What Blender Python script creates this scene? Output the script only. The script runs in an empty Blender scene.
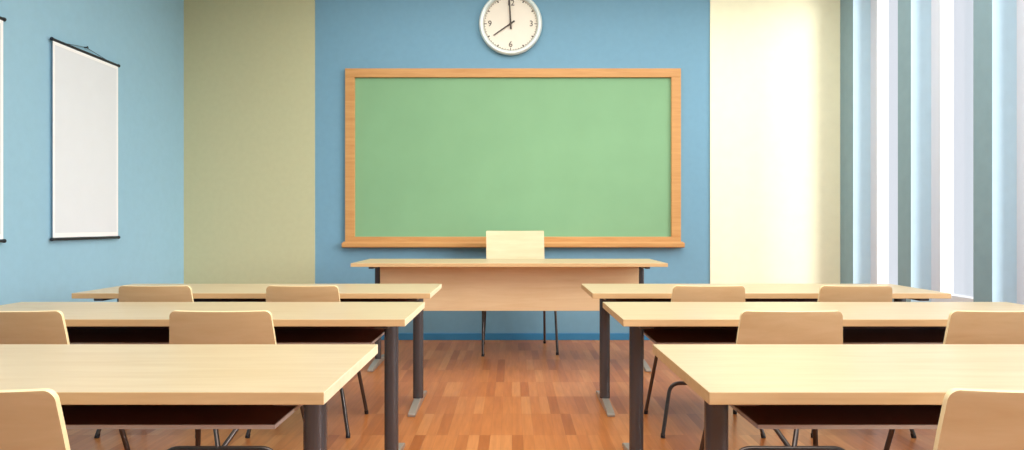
import bpy, bmesh, math, random
from mathutils import Vector, Matrix
random.seed(4)
S = bpy.context.scene
C = S.collection
PI = math.pi

# ------------------------------------------------------------------ materials
def lin(c):
    return tuple(((v/255)/12.92 if v/255 <= .04045 else ((v/255+.055)/1.055)**2.4) for v in c) + (1,)

def newmat(name):
    m = bpy.data.materials.new(name); m.use_nodes = True
    nt = m.node_tree
    return m, nt, nt.nodes['Principled BSDF']

def ramp(nt, stops):
    r = nt.nodes.new('ShaderNodeValToRGB')
    e = r.color_ramp.elements
    e[0].position, e[0].color = stops[0]
    e[1].position, e[1].color = stops[-1]
    for p, c in stops[1:-1]:
        n = e.new(p); n.color = c
    return r

def plain(name, col, rough=.5, metal=0., bump=0., bscale=60, var=.0, spec=.5):
    m, nt, b = newmat(name)
    b.inputs['Roughness'].default_value = rough
    b.inputs['Metallic'].default_value = metal
    b.inputs['Specular IOR Level'].default_value = spec
    tc = nt.nodes.new('ShaderNodeTexCoord')
    n = nt.nodes.new('ShaderNodeTexNoise'); n.inputs['Scale'].default_value = bscale*.12
    n.inputs['Detail'].default_value = 6
    nt.links.new(tc.outputs['Object'], n.inputs['Vector'])
    c = lin(col)
    lo = tuple(v*(1-var) for v in c[:3])+(1,); hi = tuple(min(1, v*(1+var)) for v in c[:3])+(1,)
    r = ramp(nt, [(.3, lo), (.7, hi)])
    nt.links.new(n.outputs['Fac'], r.inputs['Fac'])
    nt.links.new(r.outputs['Color'], b.inputs['Base Color'])
    if bump:
        n2 = nt.nodes.new('ShaderNodeTexNoise'); n2.inputs['Scale'].default_value = bscale
        n2.inputs['Detail'].default_value = 4
        nt.links.new(tc.outputs['Object'], n2.inputs['Vector'])
        bp = nt.nodes.new('ShaderNodeBump'); bp.inputs['Strength'].default_value = bump
        bp.inputs['Distance'].default_value = .01
        nt.links.new(n2.outputs['Fac'], bp.inputs['Height'])
        nt.links.new(bp.outputs['Normal'], b.inputs['Normal'])
    return m

def wood(name, c1, c2, rough=.4, scale=(1.2, 14, 14), var=.5, spec=.4):
    m, nt, b = newmat(name)
    tc = nt.nodes.new('ShaderNodeTexCoord')
    oi = nt.nodes.new('ShaderNodeObjectInfo')
    ad = nt.nodes.new('ShaderNodeVectorMath'); ad.operation = 'ADD'
    ml = nt.nodes.new('ShaderNodeMath'); ml.operation = 'MULTIPLY'; ml.inputs[1].default_value = 17
    nt.links.new(oi.outputs['Random'], ml.inputs[0])
    nt.links.new(tc.outputs['Object'], ad.inputs[0]); nt.links.new(ml.outputs[0], ad.inputs[1])
    mp = nt.nodes.new('ShaderNodeMapping'); mp.inputs['Scale'].default_value = scale
    nt.links.new(ad.outputs[0], mp.inputs['Vector'])
    n = nt.nodes.new('ShaderNodeTexNoise'); n.inputs['Scale'].default_value = 2.2
    n.inputs['Detail'].default_value = 8; n.inputs['Roughness'].default_value = .6
    n.inputs['Distortion'].default_value = .4
    nt.links.new(mp.outputs['Vector'], n.inputs['Vector'])
    r = ramp(nt, [(.28, lin(c2)), (.72, lin(c1))])
    nt.links.new(n.outputs['Fac'], r.inputs['Fac'])
    nt.links.new(r.outputs['Color'], b.inputs['Base Color'])
    b.inputs['Roughness'].default_value = rough
    b.inputs['Specular IOR Level'].default_value = spec
    return m

M = {}
M['blue'] = plain('wall_blue_paint', (121,163,185), .85, bump=.05, bscale=160, var=.02, spec=.15)
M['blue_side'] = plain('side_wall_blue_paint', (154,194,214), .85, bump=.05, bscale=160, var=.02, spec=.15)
M['reveal_lit'] = plain('reveal_lit_blue', (196,222,236), .7, bump=.05, bscale=90, var=.02, spec=.2)  # paler copy of the pier blue, window light put into the colour
M['pier_shaded'] = plain('pier_shaded_blue', (136,162,172), .75, bump=.06, bscale=90, var=.03, spec=.2)  # greyed copy of that blue, backlit shade put into the colour
M['shaded'] = plain('cream_shaded_paint', (197,195,156), .85, bump=.05, bscale=160, var=.02, spec=.15)  # the cream of the other panel, darkened to hold shade far from the windows
M['cream'] = plain('cream_paint', (250,245,212), .85, bump=.10, bscale=90, var=.02, spec=.15)
M['ceil'] = plain('ceiling_white', (240,240,238), .9, bump=.05, var=.01, spec=.1)
M['back'] = plain('back_wall_paint', (112,160,186), .9, var=.02, spec=.1)
M['base'] = plain('baseboard_blue', (54,128,172), .5, var=.03)
M['wframe'] = plain('window_frame_white', (222,222,228), .45, var=.01)
M['board'] = plain('chalkboard_green', (132,174,132), .75, var=.03, bscale=22, spec=.2)
M['frame_wood'] = wood('board_frame_wood', (212,160,100), (194,138,80), .45)
M['birch'] = wood('birch_laminate', (207,188,152), (196,173,134), .36)
M['birch_shaded'] = wood('birch_shaded_band', (220,182,132), (206,164,114), .5)  # birch edge darkened to tan, shade of the front and left edges painted in
M['birch_lit'] = wood('birch_lit_band', (250,238,204), (244,228,188), .5)  # same edge made pale, window light on the end painted in
M['panel'] = wood('birch_panel', (244,214,170), (234,200,152), .45)
M['ply'] = wood('chair_plywood', (210,174,130), (197,158,112), .42, scale=(1.5, 10, 10))
M['ply_edge'] = plain('plywood_edge', (246,222,172), .5, var=.05)
M['maple'] = wood('pale_maple', (228,212,174), (218,198,156), .4)
M['metal'] = plain('grey_powder_steel', (94,93,96), .26, metal=.5, var=.03)
M['tube'] = plain('dark_chrome_tube', (92,84,80), .28, metal=.8, var=.03)
M['rubber'] = plain('black_rubber', (22,20,20), .6)
M['foot'] = plain('light_grey_foot', (176,168,156), .35, metal=.3, var=.03)
M['tray'] = plain('dark_brown_tray', (88,42,28), .33, var=.12, bscale=40, spec=.5)
M['tray_edge'] = plain('pale_tray_edge', (190,170,158), .4, var=.03)
M['canvas'] = plain('poster_white', (228,232,237), .7, var=.01)
M['canvas_rim'] = plain('poster_margin', (252,252,252), .7)
M['black'] = plain('black_rod', (30,34,42), .4)
M['clock_face'] = plain('clock_face_cream', (240,230,212), .6, var=.02)
M['clock_rim'] = plain('clock_rim', (212,220,214), .3, metal=.2, var=.02)
M['clock_ink'] = plain('clock_ink', (70,58,48), .5)

def make_floor_mat():
    m, nt, b = newmat('parquet')
    N = nt.nodes; L = nt.links
    g = N.new('ShaderNodeNewGeometry')
    sp = N.new('ShaderNodeSeparateXYZ'); L.new(g.outputs['Position'], sp.inputs[0])
    def math_(op, a, bb=None):
        n = N.new('ShaderNodeMath'); n.operation = op
        for i, v in enumerate((a, bb)):
            if v is None: continue
            if isinstance(v, (int, float)): n.inputs[i].default_value = v
            else: L.new(v, n.inputs[i])
        return n.outputs[0]
    xs = math_('DIVIDE', sp.outputs['X'], .0585)
    xi = math_('FLOOR', xs)
    # boards three strips wide carry the same end joints; some are shifted
    grp = math_('FLOOR', math_('DIVIDE', xi, 6))
    wn0 = N.new('ShaderNodeTexWhiteNoise'); wn0.noise_dimensions = '1D'; L.new(grp, wn0.inputs['W'])
    off = math_('MULTIPLY', math_('ROUND', math_('MULTIPLY', wn0.outputs['Value'], 2)), .5)
    ys = math_('ADD', math_('DIVIDE', math_('ADD', sp.outputs['Y'], .04), .385), math_('MULTIPLY', off, .0))
    yi = math_('FLOOR', ys)
    cb = N.new('ShaderNodeCombineXYZ'); L.new(xi, cb.inputs[0]); L.new(yi, cb.inputs[1])
    wn = N.new('ShaderNodeTexWhiteNoise'); wn.noise_dimensions = '3D'; L.new(cb.outputs[0], wn.inputs['Vector'])
    r = ramp(nt, [(0, lin((176,102,50))), (.2, lin((196,120,64))), (.75, lin((205,130,72))), (1, lin((216,146,88)))])
    L.new(wn.outputs['Value'], r.inputs['Fac'])
    mp = N.new('ShaderNodeMapping'); mp.inputs['Scale'].default_value = (30, 2.5, 1)
    L.new(g.outputs['Position'], mp.inputs['Vector'])
    n = N.new('ShaderNodeTexNoise'); n.inputs['Scale'].default_value = 1.6; n.inputs['Detail'].default_value = 6
    L.new(mp.outputs['Vector'], n.inputs['Vector'])
    r2 = ramp(nt, [(.3, (.82,.80,.78,1)), (.7, (1.0,1.0,1.0,1))])
    L.new(n.outputs['Fac'], r2.inputs['Fac'])
    mx = N.new('ShaderNodeMix'); mx.data_type = 'RGBA'; mx.blend_type = 'MULTIPLY'; mx.inputs[0].default_value = 1
    L.new(r.outputs['Color'], mx.inputs[6]); L.new(r2.outputs['Color'], mx.inputs[7])
    # thin dark joints
    fx = math_('FRACT', xs); fy = math_('FRACT', ys)
    ex = math_('MINIMUM', fx, math_('SUBTRACT', 1, fx)); ey = math_('MINIMUM', fy, math_('SUBTRACT', 1, fy))
    jx = math_('LESS_THAN', ex, .018); jy = math_('LESS_THAN', ey, .004)
    j = math_('MULTIPLY', math_('MAXIMUM', jx, jy), .18)
    mx2 = N.new('ShaderNodeMix'); mx2.data_type = 'RGBA'; L.new(j, mx2.inputs[0])
    L.new(mx.outputs[2], mx2.inputs[6]); mx2.inputs[7].default_value = lin((96,48,24))
    L.new(mx2.outputs[2], b.inputs['Base Color'])
    b.inputs['Roughness'].default_value = .30
    b.inputs['Specular IOR Level'].default_value = .3
    return m
M['floor'] = make_floor_mat()

def glass_mat():
    m = bpy.data.materials.new('window_glass'); m.use_nodes = True
    nt = m.node_tree; nt.nodes.clear()
    o = nt.nodes.new('ShaderNodeOutputMaterial'); mx = nt.nodes.new('ShaderNodeMixShader')
    t = nt.nodes.new('ShaderNodeBsdfTransparent'); g = nt.nodes.new('ShaderNodeBsdfGlossy')
    t.inputs['Color'].default_value = (.95,.96,.98,1); g.inputs['Roughness'].default_value = .05
    mx.inputs[0].default_value = .05
    nt.links.new(t.outputs[0], mx.inputs[1]); nt.links.new(g.outputs[0], mx.inputs[2]); nt.links.new(mx.outputs[0], o.inputs[0])
    return m
M['glass'] = glass_mat()

# ------------------------------------------------------------------ helpers
def obj(name, bm, mats, parent=None, smooth=False, bevel=0, seg=2):
    bmesh.ops.recalc_face_normals(bm, faces=bm.faces)
    me = bpy.data.meshes.new(name); bm.to_mesh(me); bm.free()
    if not isinstance(mats, (list, tuple)): mats = [mats]
    for m in mats: me.materials.append(m)
    if smooth:
        for p in me.polygons: p.use_smooth = True
        try: me.set_sharp_from_angle(angle=math.radians(35))
        except Exception: pass
    o = bpy.data.objects.new(name, me); C.objects.link(o)
    if parent: o.parent = parent
    if bevel:
        b = o.modifiers.new('bevel', 'BEVEL'); b.width = bevel; b.segments = seg; b.limit_method = 'ANGLE'
    return o

def box(bm, x0, x1, y0, y1, z0, z1, mi=0):
    vs = [bm.verts.new(p) for p in ((x0,y0,z0),(x1,y0,z0),(x1,y1,z0),(x0,y1,z0),(x0,y0,z1),(x1,y0,z1),(x1,y1,z1),(x0,y1,z1))]
    for f in ((0,3,2,1),(4,5,6,7),(0,1,5,4),(1,2,6,5),(2,3,7,6),(3,0,4,7)):
        bm.faces.new([vs[i] for i in f]).material_index = mi
    return vs

def bx(*a):
    bm = bmesh.new(); box(bm, *a); return bm

def tube(bm, pts, r, n=12, mi=0, cap=True):
    pts = [Vector(p) for p in pts]
    rings = []; prev = None
    for i, p in enumerate(pts):
        if i == 0: t = pts[1]-p
        elif i == len(pts)-1: t = p-pts[i-1]
        else: t = (pts[i+1]-p).normalized()+(p-pts[i-1]).normalized()
        t.normalize()
        if prev is None:
            a = Vector((0,0,1)) if abs(t.z) < .9 else Vector((1,0,0))
            u = t.cross(a).normalized()
        else:
            u = (prev - t*prev.dot(t)).normalized()
        prev = u; v = t.cross(u)
        rr = r[i] if isinstance(r, (list, tuple)) else r
        rings.append([bm.verts.new(p+u*math.cos(2*PI*k/n)*rr+v*math.sin(2*PI*k/n)*rr) for k in range(n)])
    for a, b in zip(rings, rings[1:]):
        for k in range(n):
            bm.faces.new((a[k], a[(k+1)%n], b[(k+1)%n], b[k])).material_index = mi
    if cap:
        bm.faces.new(rings[0][::-1]).material_index = mi; bm.faces.new(rings[-1]).material_index = mi

def bend(p0, p1, p2, r, n=7):
    """points of a rounded corner at p1"""
    p0, p1, p2 = map(Vector, (p0, p1, p2))
    a = p1+(p0-p1).normalized()*r; b = p1+(p2-p1).normalized()*r
    return [a*(1-t)**2+p1*2*t*(1-t)+b*t*t for t in [i/n for i in range(n+1)]]

def prism(bm, outline, z0, z1, mi=0):
    lo = [bm.verts.new((x, y, z0)) for x, y in outline]; hi = [bm.verts.new((x, y, z1)) for x, y in outline]
    n = len(outline)
    for k in range(n): bm.faces.new((lo[k], lo[(k+1)%n], hi[(k+1)%n], hi[k])).material_index = mi
    bm.faces.new(lo[::-1]).material_index = mi; bm.faces.new(hi).material_index = mi

def rrect(cx, cy, hx, hy, r, n=6):
    out = []
    for sx, sy, a0 in ((1,1,0),(-1,1,90),(-1,-1,180),(1,-1,270)):
        for i in range(n+1):
            a = math.radians(a0+90*i/n)
            out.append((cx+sx*(hx-r)+r*math.cos(a), cy+sy*(hy-r)+r*math.sin(a)))
    return out

def struct(name, bm, m, **k):
    o = obj(name, bm, m, **k); o['kind'] = 'structure'; return o

def thing(name, label, cat, loc=(0,0,0), rotz=0, group=None):
    o = bpy.data.objects.new(name, None); C.objects.link(o)
    o.location = loc; o.rotation_euler = (0,0,rotz); o.empty_display_size = .2
    o['label'] = label; o['category'] = cat
    if group: o['group'] = group
    return o

def dup(root, loc, rotz, label, group):
    r = root.copy(); C.objects.link(r); r.location = loc; r.rotation_euler = (0,0,rotz)
    r['label'] = label; r['group'] = group
    for ch in [c for c in bpy.data.objects if c.parent == root]:
        c = ch.copy(); C.objects.link(c); c.parent = r
        for g in [q for q in bpy.data.objects if q.parent == ch]:
            d = g.copy(); C.objects.link(d); d.parent = c
    return r

# ------------------------------------------------------------------ dimensions
XW = 3.255          # inner face of side walls
YF = 6.26           # front wall
YB = -2.35          # wall behind the viewpoint
ZC = 3.75
XO = 3.42; XG = 3.515; XE = 3.62

# ------------------------------------------------------------------ room shell
struct('floor', bx(-XW-.15, XE, YB-.15, YF+.15, -.1, 0), M['floor'])
struct('ceiling', bx(-XW-.15, XE, YB-.15, YF+.15, ZC, ZC+.12), M['ceil'])
struct('wall_front', bx(-XW-.15, XE, YF, YF+.15, 0, ZC), M['blue'])
struct('wall_left', bx(-XW-.15, -XW, YB, YF, 0, ZC), M['blue_side'])
struct('wall_back', bx(-XW-.15, XE, YB-.15, YB, 0, ZC), M['back'])
# painted panels standing a finger's breadth off the front wall
struct('trim_1', bx(-XW, -1.957, YF-.012, YF, 0, ZC), M['shaded'])
struct('trim_2', bx(1.967, XW, YF-.012, YF, 0, ZC), M['cream'])
struct('baseboard_front', bx(-1.957, 1.967, YF-.014, YF, 0, .068), M['base'], bevel=.003)
struct('baseboard_left', bx(-XW, -XW+.014, YB, YF-.012, 0, .068), M['base'], bevel=.003)

# right wall: low wall, lintel, piers
bm = bmesh.new()
ZS, ZT = .50, 3.62
box(bm, XO, XE, YB, YF, 0, ZS); box(bm, XO, XE, YB, YF, ZT, ZC)
near = [6.01-.87*k for k in range(10)]
piers = [(near[0], YF)] + [(n, n+.175) for n in near[1:]]
piers.append((YB, near[-1]-.87+.175 if near[-1]-.87+.175 > YB else YB+.05))
for a, b in piers:
    box(bm, XW, XG+.010, a, b, 0, ZC)
bm.normal_update()
bmesh.ops.recalc_face_normals(bm, faces=bm.faces)
for f in bm.faces:
    if abs(f.normal.y) > .9: f.material_index = 1  # pier sides take the lit blue, the other faces the shaded one
struct('wall_right', bm, [M['pier_shaded'], M['reveal_lit']])
ends = []
for i, n in enumerate(near):
    y1 = n
    y0 = near[i+1]+.175 if i+1 < len(near) else piers[-1][1]
    ends.append((y0, y1))
for i, (y0, y1) in enumerate(ends):
    if y1-y0 < .3: continue
    bm = bmesh.new()
    e = .11
    box(bm, XO, XG+.010, y0, y0+e, ZS, ZT)
    box(bm, XO, XG+.010, y1-e, y1, ZS, ZT)
    box(bm, XO, XG+.010, y0+e, y1-e, ZS, .594)
    box(bm, XO, XG+.010, y0+e, y1-e, ZT-.08, ZT)
    w = struct('window_%d' % (i+1), bm, M['wframe'])
    obj('pane', bx(XG, XG+.006, y0+e, y1-e, .594, ZT-.08), M['glass'], w)

# ------------------------------------------------------------------ school desk
DL, DD, DH, TH = 2.11, .61, .74, .031
COLX = DL/2-.116

def foot_bm(hl, w=.044):
    bm = bmesh.new()
    # sledge foot: highest under the column, thin at both tips
    prof = [(-hl, .016), (-hl+.02, .024), (-.06, .046), (.06, .046), (hl-.02, .024), (hl, .016)]
    a = [bm.verts.new((-w/2, y, z)) for y, z in prof]; b = [bm.verts.new((w/2, y, z)) for y, z in prof]
    a0 = [bm.verts.new((-w/2, y, .0)) for y, z in prof]; b0 = [bm.verts.new((w/2, y, .0)) for y, z in prof]
    for k in range(len(prof)-1):
        bm.faces.new((a[k], b[k], b[k+1], a[k+1])); bm.faces.new((a0[k], a0[k+1], b0[k+1], b0[k]))
        bm.faces.new((a0[k], a[k], a[k+1], a0[k+1])); bm.faces.new((b0[k], b0[k+1], b[k+1], b[k]))
    bm.faces.new((a0[0], b0[0], b[0], a[0])); bm.faces.new((a0[-1], a[-1], b[-1], b0[-1]))
    return bm

def make_desk(label, group):
    t = thing('classroom_desk', label, 'desk', group=group)
    bm = bmesh.new()
    box(bm, -DL/2, DL/2, -DD/2, DD/2, DH-TH, DH, 0)
    for f in bm.faces:
        if abs(f.calc_center_median().z-(DH-TH/2)) < .001: f.material_index = 2 if f.calc_center_median().x > DL/2-.01 else 1  # only the window-side end takes the pale lit band
    obj('desktop', bm, [M['birch'], M['birch_shaded'], M['birch_lit']], t, bevel=.002)
    for s in (-1, 1):
        bm = bmesh.new()
        prism(bm, rrect(s*COLX, 0, .033, .030, .028), .044, DH-TH)
        leg = obj('leg', bm, M['metal'], t, smooth=True)
        bm = bx(s*COLX-.030, s*COLX+.030, -.24, .24, DH-TH-.022, DH-TH)
        obj('support_arm', bm, M['metal'], t, bevel=.004)
        bm = foot_bm(.265)
        bmesh.ops.translate(bm, verts=bm.verts, vec=(s*COLX, 0, 0))
        obj('foot', bm, M['foot'], t, bevel=.004)
    # book tray slung under the top
    tx = DL/2-.182; z = .610; y0, y1 = -DD/2+.158, DD/2-.06
    tr = obj('tray', bx(-tx, tx, y0+.006, y1, z-.010, z), M['tray'], t)
    obj('back_panel', bx(-tx, tx, y1, y1+.01, z-.010, DH-TH), M['tray'], t)
    bm = bmesh.new()
    box(bm, -tx, tx, y0, y0+.006, z-.010, z+.0005)
    for s in (-1, 1):
        box(bm, s*tx, s*(tx+.004), y0, y1, z-.010, z+.0005)
    e = obj('edge_strip', bm, M['tray_edge'], tr)
    return t

DG = 'three rows of two-seat classroom desks'
rows = [(1.515+DD/2, -.452, .474), (2.685+DD/2, -.456, .474), (3.705+DD/2, -.481, .474)]
rn = ['front row nearest the teacher desk', 'middle row', 'nearest row']
proto = None
names = {(0,-1): 'long birch desk of the nearest row, on the left of the aisle',
         (0, 1): 'long birch desk of the nearest row, on the right of the aisle',
         (1,-1): 'long birch desk of the middle row, on the left of the aisle',
         (1, 1): 'long birch desk of the middle row, on the window side of the aisle',
         (2,-1): 'long birch desk of the far row, left of the aisle by the olive panel',
         (2, 1): 'long birch desk of the far row, right of the aisle by the cream panel'}
for i, (y, xl, xr) in enumerate(rows):
    for s in (-1, 1):
        x = xl-DL/2 if s < 0 else xr+DL/2
        if proto is None:
            proto = make_desk(names[(i, s)], DG); proto.location = (x, y, 0)
        else:
            dup(proto, (x, y, 0), 0, names[(i, s)], DG)

# ------------------------------------------------------------------ chairs
def shell_part(v0, v1, prof, widths, th, corner, bow, nx=18):
    """grid over a bent plywood profile from arc index v0 to v1, with thickness"""
    bm = bmesh.new()
    top, bot = [], []
    for i in range(v0, v1+1):
        y, z = prof[i]; w = widths[i]
        a = prof[max(0, i-1)]; b = prof[min(len(prof)-1, i+1)]
        ty, tz = b[0]-a[0], b[1]-a[1]; l = math.hypot(ty, tz); ny, nz = tz/l, -ty/l   # normal
        ra, rb = [], []
        for k in range(nx+1):
            u = -1+2*k/nx
            off = bow[i]*(u*u)
            x = u*w
            yy, zz = y+ny*off, z+nz*off
            ra.append(bm.verts.new((x, yy+ny*th/2, zz+nz*th/2))); rb.append(bm.verts.new((x, yy-ny*th/2, zz-nz*th/2)))
        top.append(ra); bot.append(rb)
    m = v1-v0
    for i in range(m):
        for k in range(nx):
            bm.faces.new((top[i][k], top[i+1][k], top[i+1][k+1], top[i][k+1])).material_index = 0
            bm.faces.new((bot[i][k], bot[i][k+1], bot[i+1][k+1], bot[i+1][k])).material_index = 0
        bm.faces.new((top[i][0], bot[i][0], bot[i+1][0], top[i+1][0])).material_index = 1
        bm.faces.new((top[i][nx], top[i+1][nx], bot[i+1][nx], bot[i][nx])).material_index = 1
    for i in (0, m):
        for k in range(nx):
            bm.faces.new((top[i][k], top[i][k+1], bot[i][k+1], bot[i][k])).material_index = 1
    return bm

def make_chair(label, group, sw=1., sy=1., sz=1., corner=.022, shell=None, edge=None, taper=1., lw=None, tf=.215, tr=.212, rf=.270, bz=.276):
    t = thing('classroom_chair', label, 'chair', group=group)
    shell = shell or M['ply']; edge = edge or M['ply_edge']
    # side profile (y forward, z up): front lip, seat, bend, back
    ctrl = []
    for a in range(0, 91, 15):      # waterfall lip at the front
        r = math.radians(a); ctrl.append((.175+.04*math.cos(r), .405+.04*math.sin(r)))
    n_lip = len(ctrl)
    for q in range(1, 7): ctrl.append((.175-q*.037, .445-q*.0015))
    cy, cz, R = -.052, .486, .05
    for a in range(10, 90, 10):
        r = math.radians(270-a); ctrl.append((cy+R*math.cos(r), cz+R*math.sin(r)))
    split = len(ctrl)-1
    y0, z0 = ctrl[-1]
    yt, zt = -.155, .808
    H = zt-z0
    hs = [H*q for q in (.18, .36, .54, .70, .80)] + [(H-corner)*.95, H-corner-.003] + [H-corner*(1-math.sin(math.radians(a))) for a in (0,15,30,45,60,75,90)]
    for h in hs:
        s = h/H
        ctrl.append((y0+(yt-y0)*s, z0+h))
    W = []
    for i, (y, z) in enumerate(ctrl):
        if i <= split:
            w = .20 if y < .10 else .20-.012*(y-.10)/.1
            if i < n_lip: w = .190 - max(0, (.42-z))*.3
            if i > n_lip+5: w = .202+.010*(i-n_lip-5)/max(1, split-n_lip-5)
        else:
            h = z-z0
            w = (.212 if taper else .196)+.004*taper*math.sin(min(1, h/.1)*PI/2) - .021*taper*max(0, (h-.10)/(H-.10))
            if h > H-corner:
                d = (h-(H-corner))/corner
                w -= corner*(1-math.sqrt(max(0, 1-d*d)))*1.0
        W.append(w)
    bow = [0 if i < split-4 else (.012*min(1, (i-split+4)/8)) for i in range(len(ctrl))]
    prof = [(y*sy, z*sz) for y, z in ctrl]; W = [w*sw for w in W]
    obj('seat', shell_part(0, split, prof, W, .012, corner, bow), [shell, edge], t, smooth=True)
    obj('backrest', shell_part(split, len(prof)-1, prof, W, .012, corner, bow), [shell, edge], t, smooth=True)
    k = 1+(sz-1)*.85
    lw = lw or 1
    r = .0105*(1+(k-1)*.3)
    st = .437*sz-.006-r
    for s in (-1, 1):
        # front leg: foot, straight up, bends back under the seat
        f = (s*.270*lw, .215*sy, .012); top = (s*tf*lw, .125*sy, st); back = (s*.17*lw, -.075*sy, st-.003)
        pts = [f]+bend(f, top, back, .04)+[back]
        bm = bmesh.new(); tube(bm, pts, r); l = obj('leg', bm, M['tube'], t, smooth=True)
        bm = bmesh.new(); tube(bm, [(f[0], f[1]+.001, 0), (f[0]-s*.002, f[1]-.002, .022)], r*1.15); obj('rubber_cap', bm, M['rubber'], l, smooth=True)
        # rear leg: bends over into the low crossbar
        f = (s*rf*lw, -.215*sy, .012); top = (s*tr*lw, -.145*sy, bz*sz); mid = (s*.10*lw, -.145*sy, bz*sz)
        pts = [f]+bend(f, top, mid, .055)+[mid]
        bm = bmesh.new(); tube(bm, pts, r); l = obj('leg', bm, M['tube'], t, smooth=True)
        bm = bmesh.new(); tube(bm, [(f[0], f[1]-.001, 0), (f[0]-s*.002, f[1]+.005, .022)], r*1.15); obj('rubber_cap', bm, M['rubber'], l, smooth=True)
        # strut from the middle of the crossbar up to the seat
        bm = bmesh.new(); tube(bm, [(s*.008, -.145*sy, bz*sz), (s*.09*lw, -.02*sy, st+.004)], r*.9)
        obj('strut', bm, M['tube'], t, smooth=True)
    bm = bmesh.new(); tube(bm, [(-.10*lw, -.145*sy, bz*sz), (.10*lw, -.145*sy, bz*sz)], r); obj('crossbar', bm, M['tube'], t, smooth=True)
    return t

CG = 'bent plywood chairs at the classroom desks'
spots = [
 (-1.117, 1.415, 0, 'plywood chair nearest the camera on the left, cut off by the photo edge'),
 (1.080, 1.415, -.02, 'plywood chair nearest the camera on the right, cut off by the photo corner'),
 (-1.130, 2.585, 0, 'plywood chair at the left middle-row desk, on its aisle side'),
 (-1.940, 2.585, 0, 'plywood chair at the left middle-row desk, on the side of the white wall charts'),
 (1.084, 2.585, 0, 'plywood chair at the right middle-row desk, on its aisle side'),
 (1.896, 2.585, 0, 'plywood chair at the right middle-row desk, on the window side'),
 (-1.149, 3.595, 0, 'plywood chair at the left far-row desk, on its aisle side'),
 (-1.957, 3.595, 0, 'plywood chair at the left far-row desk, on the side of the white wall charts'),
 (1.079, 3.595, 0, 'plywood chair at the right far-row desk, on its aisle side'),
 (1.886, 3.595, 0, 'plywood chair at the right far-row desk, on the window side'),
]
cp = None
for x, y, a, lab in spots:
    if cp is None:
        cp = make_chair(lab, CG); cp.location = (x, y, 0); cp.rotation_euler.z = a
    else:
        dup(cp, (x, y, 0), a, lab, CG)
tc = make_chair("large pale plywood chair behind the teacher's desk, facing the class", None, sw=1.40, sy=1.28, sz=1.343, corner=.006, shell=M['maple'], edge=M['ply_edge'], taper=0, lw=1.215, tf=.263, tr=.229, rf=.244, bz=.305)
tc.name = 'teacher_chair'
tc.location = (.047, 5.78, 0); tc.rotation_euler.z = PI+.095

# ------------------------------------------------------------------ teacher's desk
t = thing('teacher_desk', "wide birch teacher's desk with a modesty panel below the chalkboard", 'desk', (-.021, 5.18, 0))
hx, hy, h = 1.222, .33, .847
bm = bmesh.new(); box(bm, -hx, hx, -hy, hy, h-.028, h)
for f in bm.faces:
    if abs(f.calc_center_median().z-(h-.014)) < .001: f.material_index = 2 if abs(f.calc_center_median().x) > hx-.01 else 1
obj('desktop', bm, [M['birch'], M['birch_shaded'], M['birch_lit']], t, bevel=.002)
obj('modesty_panel', bx(-1.055, 1.055, -.045, -.025, .442, h-.030), M['panel'], t, bevel=.002)
for s in (-1, 1):
    bm = bmesh.new(); prism(bm, rrect(s*1.080, 0, .023, .030, .014), .044, h-.028)
    obj('leg', bm, M['metal'], t, smooth=True)
    bm = foot_bm(.295, .044); bmesh.ops.translate(bm, verts=bm.verts, vec=(s*1.080, 0, 0))
    obj('foot', bm, M['foot'], t, bevel=.004)
    obj('support_arm', bx(s*1.080-.02, s*1.080+.02, -.26, .26, h-.048, h-.028), M['metal'], t, bevel=.003)

# ------------------------------------------------------------------ chalkboard
yb = YF
t = thing('chalkboard', 'wide green chalkboard in a wooden frame on the blue front wall', 'chalkboard', (.01, yb, .94))
def L(z): return z-.94
x0, x1, zt, zb = -1.659, 1.659, 2.689, .965
fw = .095; fd = .042
obj('writing_surface', bx(x0+fw-.01, x1-fw+.01, -.018, -.002, L(zb+.03), L(zt-fw+.01)), M['board'], t)
obj('frame_rail', bx(x0, x1, -fd, 0, L(zt-.088), L(zt)), M['frame_wood'], t, bevel=.004)
obj('frame_rail', bx(x0, x1, -fd, 0, L(zb), L(zb+.061)), M['frame_wood'], t, bevel=.004)
def stile(xa, xb):
    bm = bmesh.new(); box(bm, xa, xb, -fd, 0, L(zb+.061), L(zt-.088)); return bm
o1 = obj('frame_stile', stile(x0, x0+fw), M['frame_wood'], t, bevel=.004)
o2 = obj('frame_stile', stile(x1-fw, x1), M['frame_wood'], t, bevel=.004)
bm = bmesh.new()
pr = [(0, -.045), (-.085, -.045), (-.098, -.036), (-.098, .0), (-.088, .004), (-.08, -.006), (-.05, -.008), (-.045, .012), (0, .012)]
z0 = L(zb)
A = [bm.verts.new((x0-.018, y, z0+z)) for y, z in pr]; B = [bm.verts.new((x1+.022, y, z0+z)) for y, z in pr]
for k in range(len(pr)):
    bm.faces.new((A[k], A[(k+1)%len(pr)], B[(k+1)%len(pr)], B[k]))
bm.faces.new(A); bm.faces.new(B[::-1])
obj('chalk_tray', bm, M['frame_wood'], t, bevel=.002)

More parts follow.
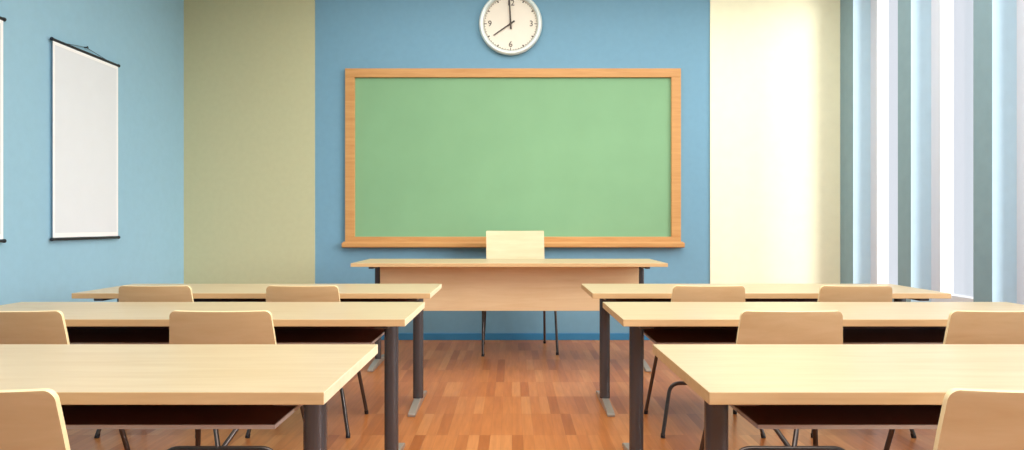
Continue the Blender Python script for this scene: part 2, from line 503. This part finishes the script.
# ------------------------------------------------------------------ wall clock
t = thing('wall_clock', 'round white wall clock with dark hands above the chalkboard', 'clock', (-.014, YF, 3.134))
def disc(r, y0, y1, n=64):
    bm = bmesh.new()
    a = [bm.verts.new((r*math.sin(2*PI*k/n), y0, r*math.cos(2*PI*k/n))) for k in range(n)]
    b = [bm.verts.new((r*math.sin(2*PI*k/n), y1, r*math.cos(2*PI*k/n))) for k in range(n)]
    bm.faces.new(a); bm.faces.new(b[::-1])
    for k in range(n): bm.faces.new((a[k], a[(k+1)%n], b[(k+1)%n], b[k]))
    return bm
def lathe(prof, n=72):
    bm = bmesh.new(); rings = []
    for r, y in prof: rings.append([bm.verts.new((r*math.sin(2*PI*k/n), y, r*math.cos(2*PI*k/n))) for k in range(n)])
    for i in range(len(rings)):
        a, b = rings[i], rings[(i+1) % len(rings)]
        for k in range(n): bm.faces.new((a[k], a[(k+1)%n], b[(k+1)%n], b[k]))
    return bm
rim = [(.300, 0), (.311, -.012), (.314, -.030), (.310, -.046), (.298, -.056), (.284, -.056), (.272, -.048), (.268, -.036), (.268, 0)]
obj('rim', lathe(rim), M['clock_rim'], t, smooth=True)
obj('face', disc(.270, -.022, -.002), M['clock_face'], t)
bm = bmesh.new()
def mark(bm, ang, r0, r1, w, y0=-.0235, y1=-.022, w2=None):
    w2 = w if w2 is None else w2
    d = Vector((math.sin(ang), 0, math.cos(ang))); p = Vector((math.cos(ang), 0, -math.sin(ang)))
    q = [d*r0-p*w/2, d*r0+p*w/2, d*r1+p*w2/2, d*r1-p*w2/2]
    lo = [bm.verts.new(v+Vector((0, y0, 0))) for v in q]; hi = [bm.verts.new(v+Vector((0, y1, 0))) for v in q]
    bm.faces.new(lo); bm.faces.new(hi[::-1])
    for k in range(4): bm.faces.new((lo[k], lo[(k+1)%4], hi[(k+1)%4], hi[k]))
for k in range(60):
    a = 2*PI*k/60
    if k % 15 == 0: mark(bm, a, .236, .264, .007)
    elif k % 5 == 0: mark(bm, a, .240, .2595, .012)
    else: mark(bm, a, .249, .2595, .0035)
lo = []
for r_, y_ in ((.2585, -.0232), (.2615, -.0232), (.2615, -.022), (.2585, -.022)):
    lo.append([bm.verts.new((r_*math.sin(2*PI*k/72), y_, r_*math.cos(2*PI*k/72))) for k in range(72)])
for i in range(4):
    for k in range(72): bm.faces.new((lo[i][k], lo[i][(k+1)%72], lo[(i+1)%4][(k+1)%72], lo[(i+1)%4][k]))
obj('minute_track', bm, M['clock_ink'], t)
for txt, a in (('12', 0), ('3', 90), ('6', 180), ('9', 270)):
    cu = bpy.data.curves.new('numeral', 'FONT'); cu.body = txt; cu.size = .080; cu.extrude = .002; cu.offset = 0
    cu.align_x = 'CENTER'; cu.align_y = 'CENTER'
    tmp = bpy.data.objects.new('tmp', cu); C.objects.link(tmp)
    bpy.context.view_layer.update()
    me = bpy.data.meshes.new_from_object(tmp.evaluated_get(bpy.context.evaluated_depsgraph_get()))
    bpy.data.objects.remove(tmp); me.materials.clear(); me.materials.append(M['clock_ink'])
    me.name = 'numeral'
    o = bpy.data.objects.new('numeral', me); C.objects.link(o); o.parent = t
    rr = .205; ra = math.radians(a)
    o.location = (rr*math.sin(ra), -.0230, rr*math.cos(ra)); o.rotation_euler = (PI/2, 0, 0)
bm = bmesh.new(); mark(bm, math.radians(235.5), -.048, .205, .017, -.031, -.028, .009); obj('hour_hand', bm, M['clock_ink'], t)
bm = bmesh.new(); mark(bm, math.radians(-3), -.055, .238, .018, -.036, -.033, .013); obj('minute_hand', bm, M['clock_ink'], t)
obj('hub', disc(.013, -.039, -.022, 20), M['clock_ink'], t)

# ------------------------------------------------------------------ hanging white charts on the left wall
def chart(y0, y1, label):
    zt, zb = 2.449, 1.041
    yc = (y0+y1)/2; w = (y1-y0)/2
    t = thing('wall_chart', label, 'wall chart', (-XW, yc, zb), group='blank white charts hung on the left wall')
    H = zt-zb
    off = .026
    bm = bmesh.new()
    box(bm, off-.001, off+.001, -w+.002, w-.002, .012, H-.012)
    sh = obj('sheet', bm, M['canvas_rim'], t)
    obj('printed_area', bx(off+.001, off+.0018, -w+.022, w-.022, .045, H-.035), M['canvas'], sh)
    for z in (0, H):
        bm = bmesh.new(); tube(bm, [(off, -w, z), (off, w, z)], .0095)
        rod = obj('rod', bm, M['black'], t, smooth=True)
        for s in (-1, 1):
            bm = bmesh.new(); tube(bm, [(off, s*(w-.004), z), (off, s*(w+.004), z), (off, s*(w+.010), z), (off, s*(w+.013), z)], [.011, .013, .013, .008])
            obj('end_knob', bm, M['black'], rod, smooth=True)
    # cord to a nail
    bm = bmesh.new(); tube(bm, [(off, -w*.75, H), (.012, 0, H+.045), (off, w*.75, H)], .0022, 6); obj('cord', bm, M['black'], t)
    bm = bmesh.new(); tube(bm, [(0, 0, H+.045), (.02, 0, H+.045), (.024, 0, H+.045)], [.005, .005, .011], 10); obj('nail', bm, M['black'], t)
chart(4.428, 5.165, 'blank white chart on black rods on the blue wall, farther one, in full view')
chart(3.262, 3.999, 'blank white chart on black rods on the blue wall, nearer one at the photo edge')

# ------------------------------------------------------------------ light
w = bpy.data.worlds.new('sky'); S.world = w; w.use_nodes = True
bg = w.node_tree.nodes['Background']
bg.inputs['Color'].default_value = lin((236,240,245)); bg.inputs['Strength'].default_value = .95
sun = bpy.data.lights.new('sun', 'SUN'); sun.energy = 7.3; sun.angle = math.radians(34); sun.color = (1, .975, .93)
so = bpy.data.objects.new('sun', sun); C.objects.link(so)
el = math.radians(15)
d = Vector((-math.cos(el)*.80, math.cos(el)*.595, -math.sin(el)))
so.rotation_euler = d.to_track_quat('-Z', 'Y').to_euler()
def area(name, loc, sx, sy, power, col, rot=(0,0,0)):
    l = bpy.data.lights.new(name, 'AREA'); l.shape = 'RECTANGLE'; l.size = sx; l.size_y = sy; l.energy = power; l.color = col
    o = bpy.data.objects.new(name, l); C.objects.link(o); o.location = loc; o.rotation_euler = rot
    return o
area('ceiling_fill_back', (.6, .6, ZC-.03), 4.6, 3.6, 175, (1, .98, .95))  # soft fill added under the ceiling, no fixture there
area('ceiling_fill_front', (.6, 4.2, ZC-.03), 4.6, 2.6, 115, (1, .98, .95))  # second added fill, brightens the front half of the room
for i, (y0, y1) in enumerate(ends):
    if y1-y0 < .3: continue
    p = area('window_portal', (XG+.04, (y0+y1)/2, 2.06), 2.9, y1-y0-.22, 1, (1,1,1), (0, PI/2, 0))
    p.data.cycles.is_portal = True

# ------------------------------------------------------------------ camera
cam = bpy.data.cameras.new('camera'); co = bpy.data.objects.new('camera', cam); C.objects.link(co)
cam.sensor_width = 36; cam.lens = 630/1024*36; cam.clip_start = .02
co.location = (0, 0, 1.142); co.rotation_euler = (PI/2, 0, 0)
S.camera = co
S.view_settings.view_transform = 'Standard'
S.view_settings.look = 'None'
S.view_settings.exposure = 0
S.cycles.use_denoising = True
S.cycles.max_bounces = 10; S.cycles.diffuse_bounces = 6
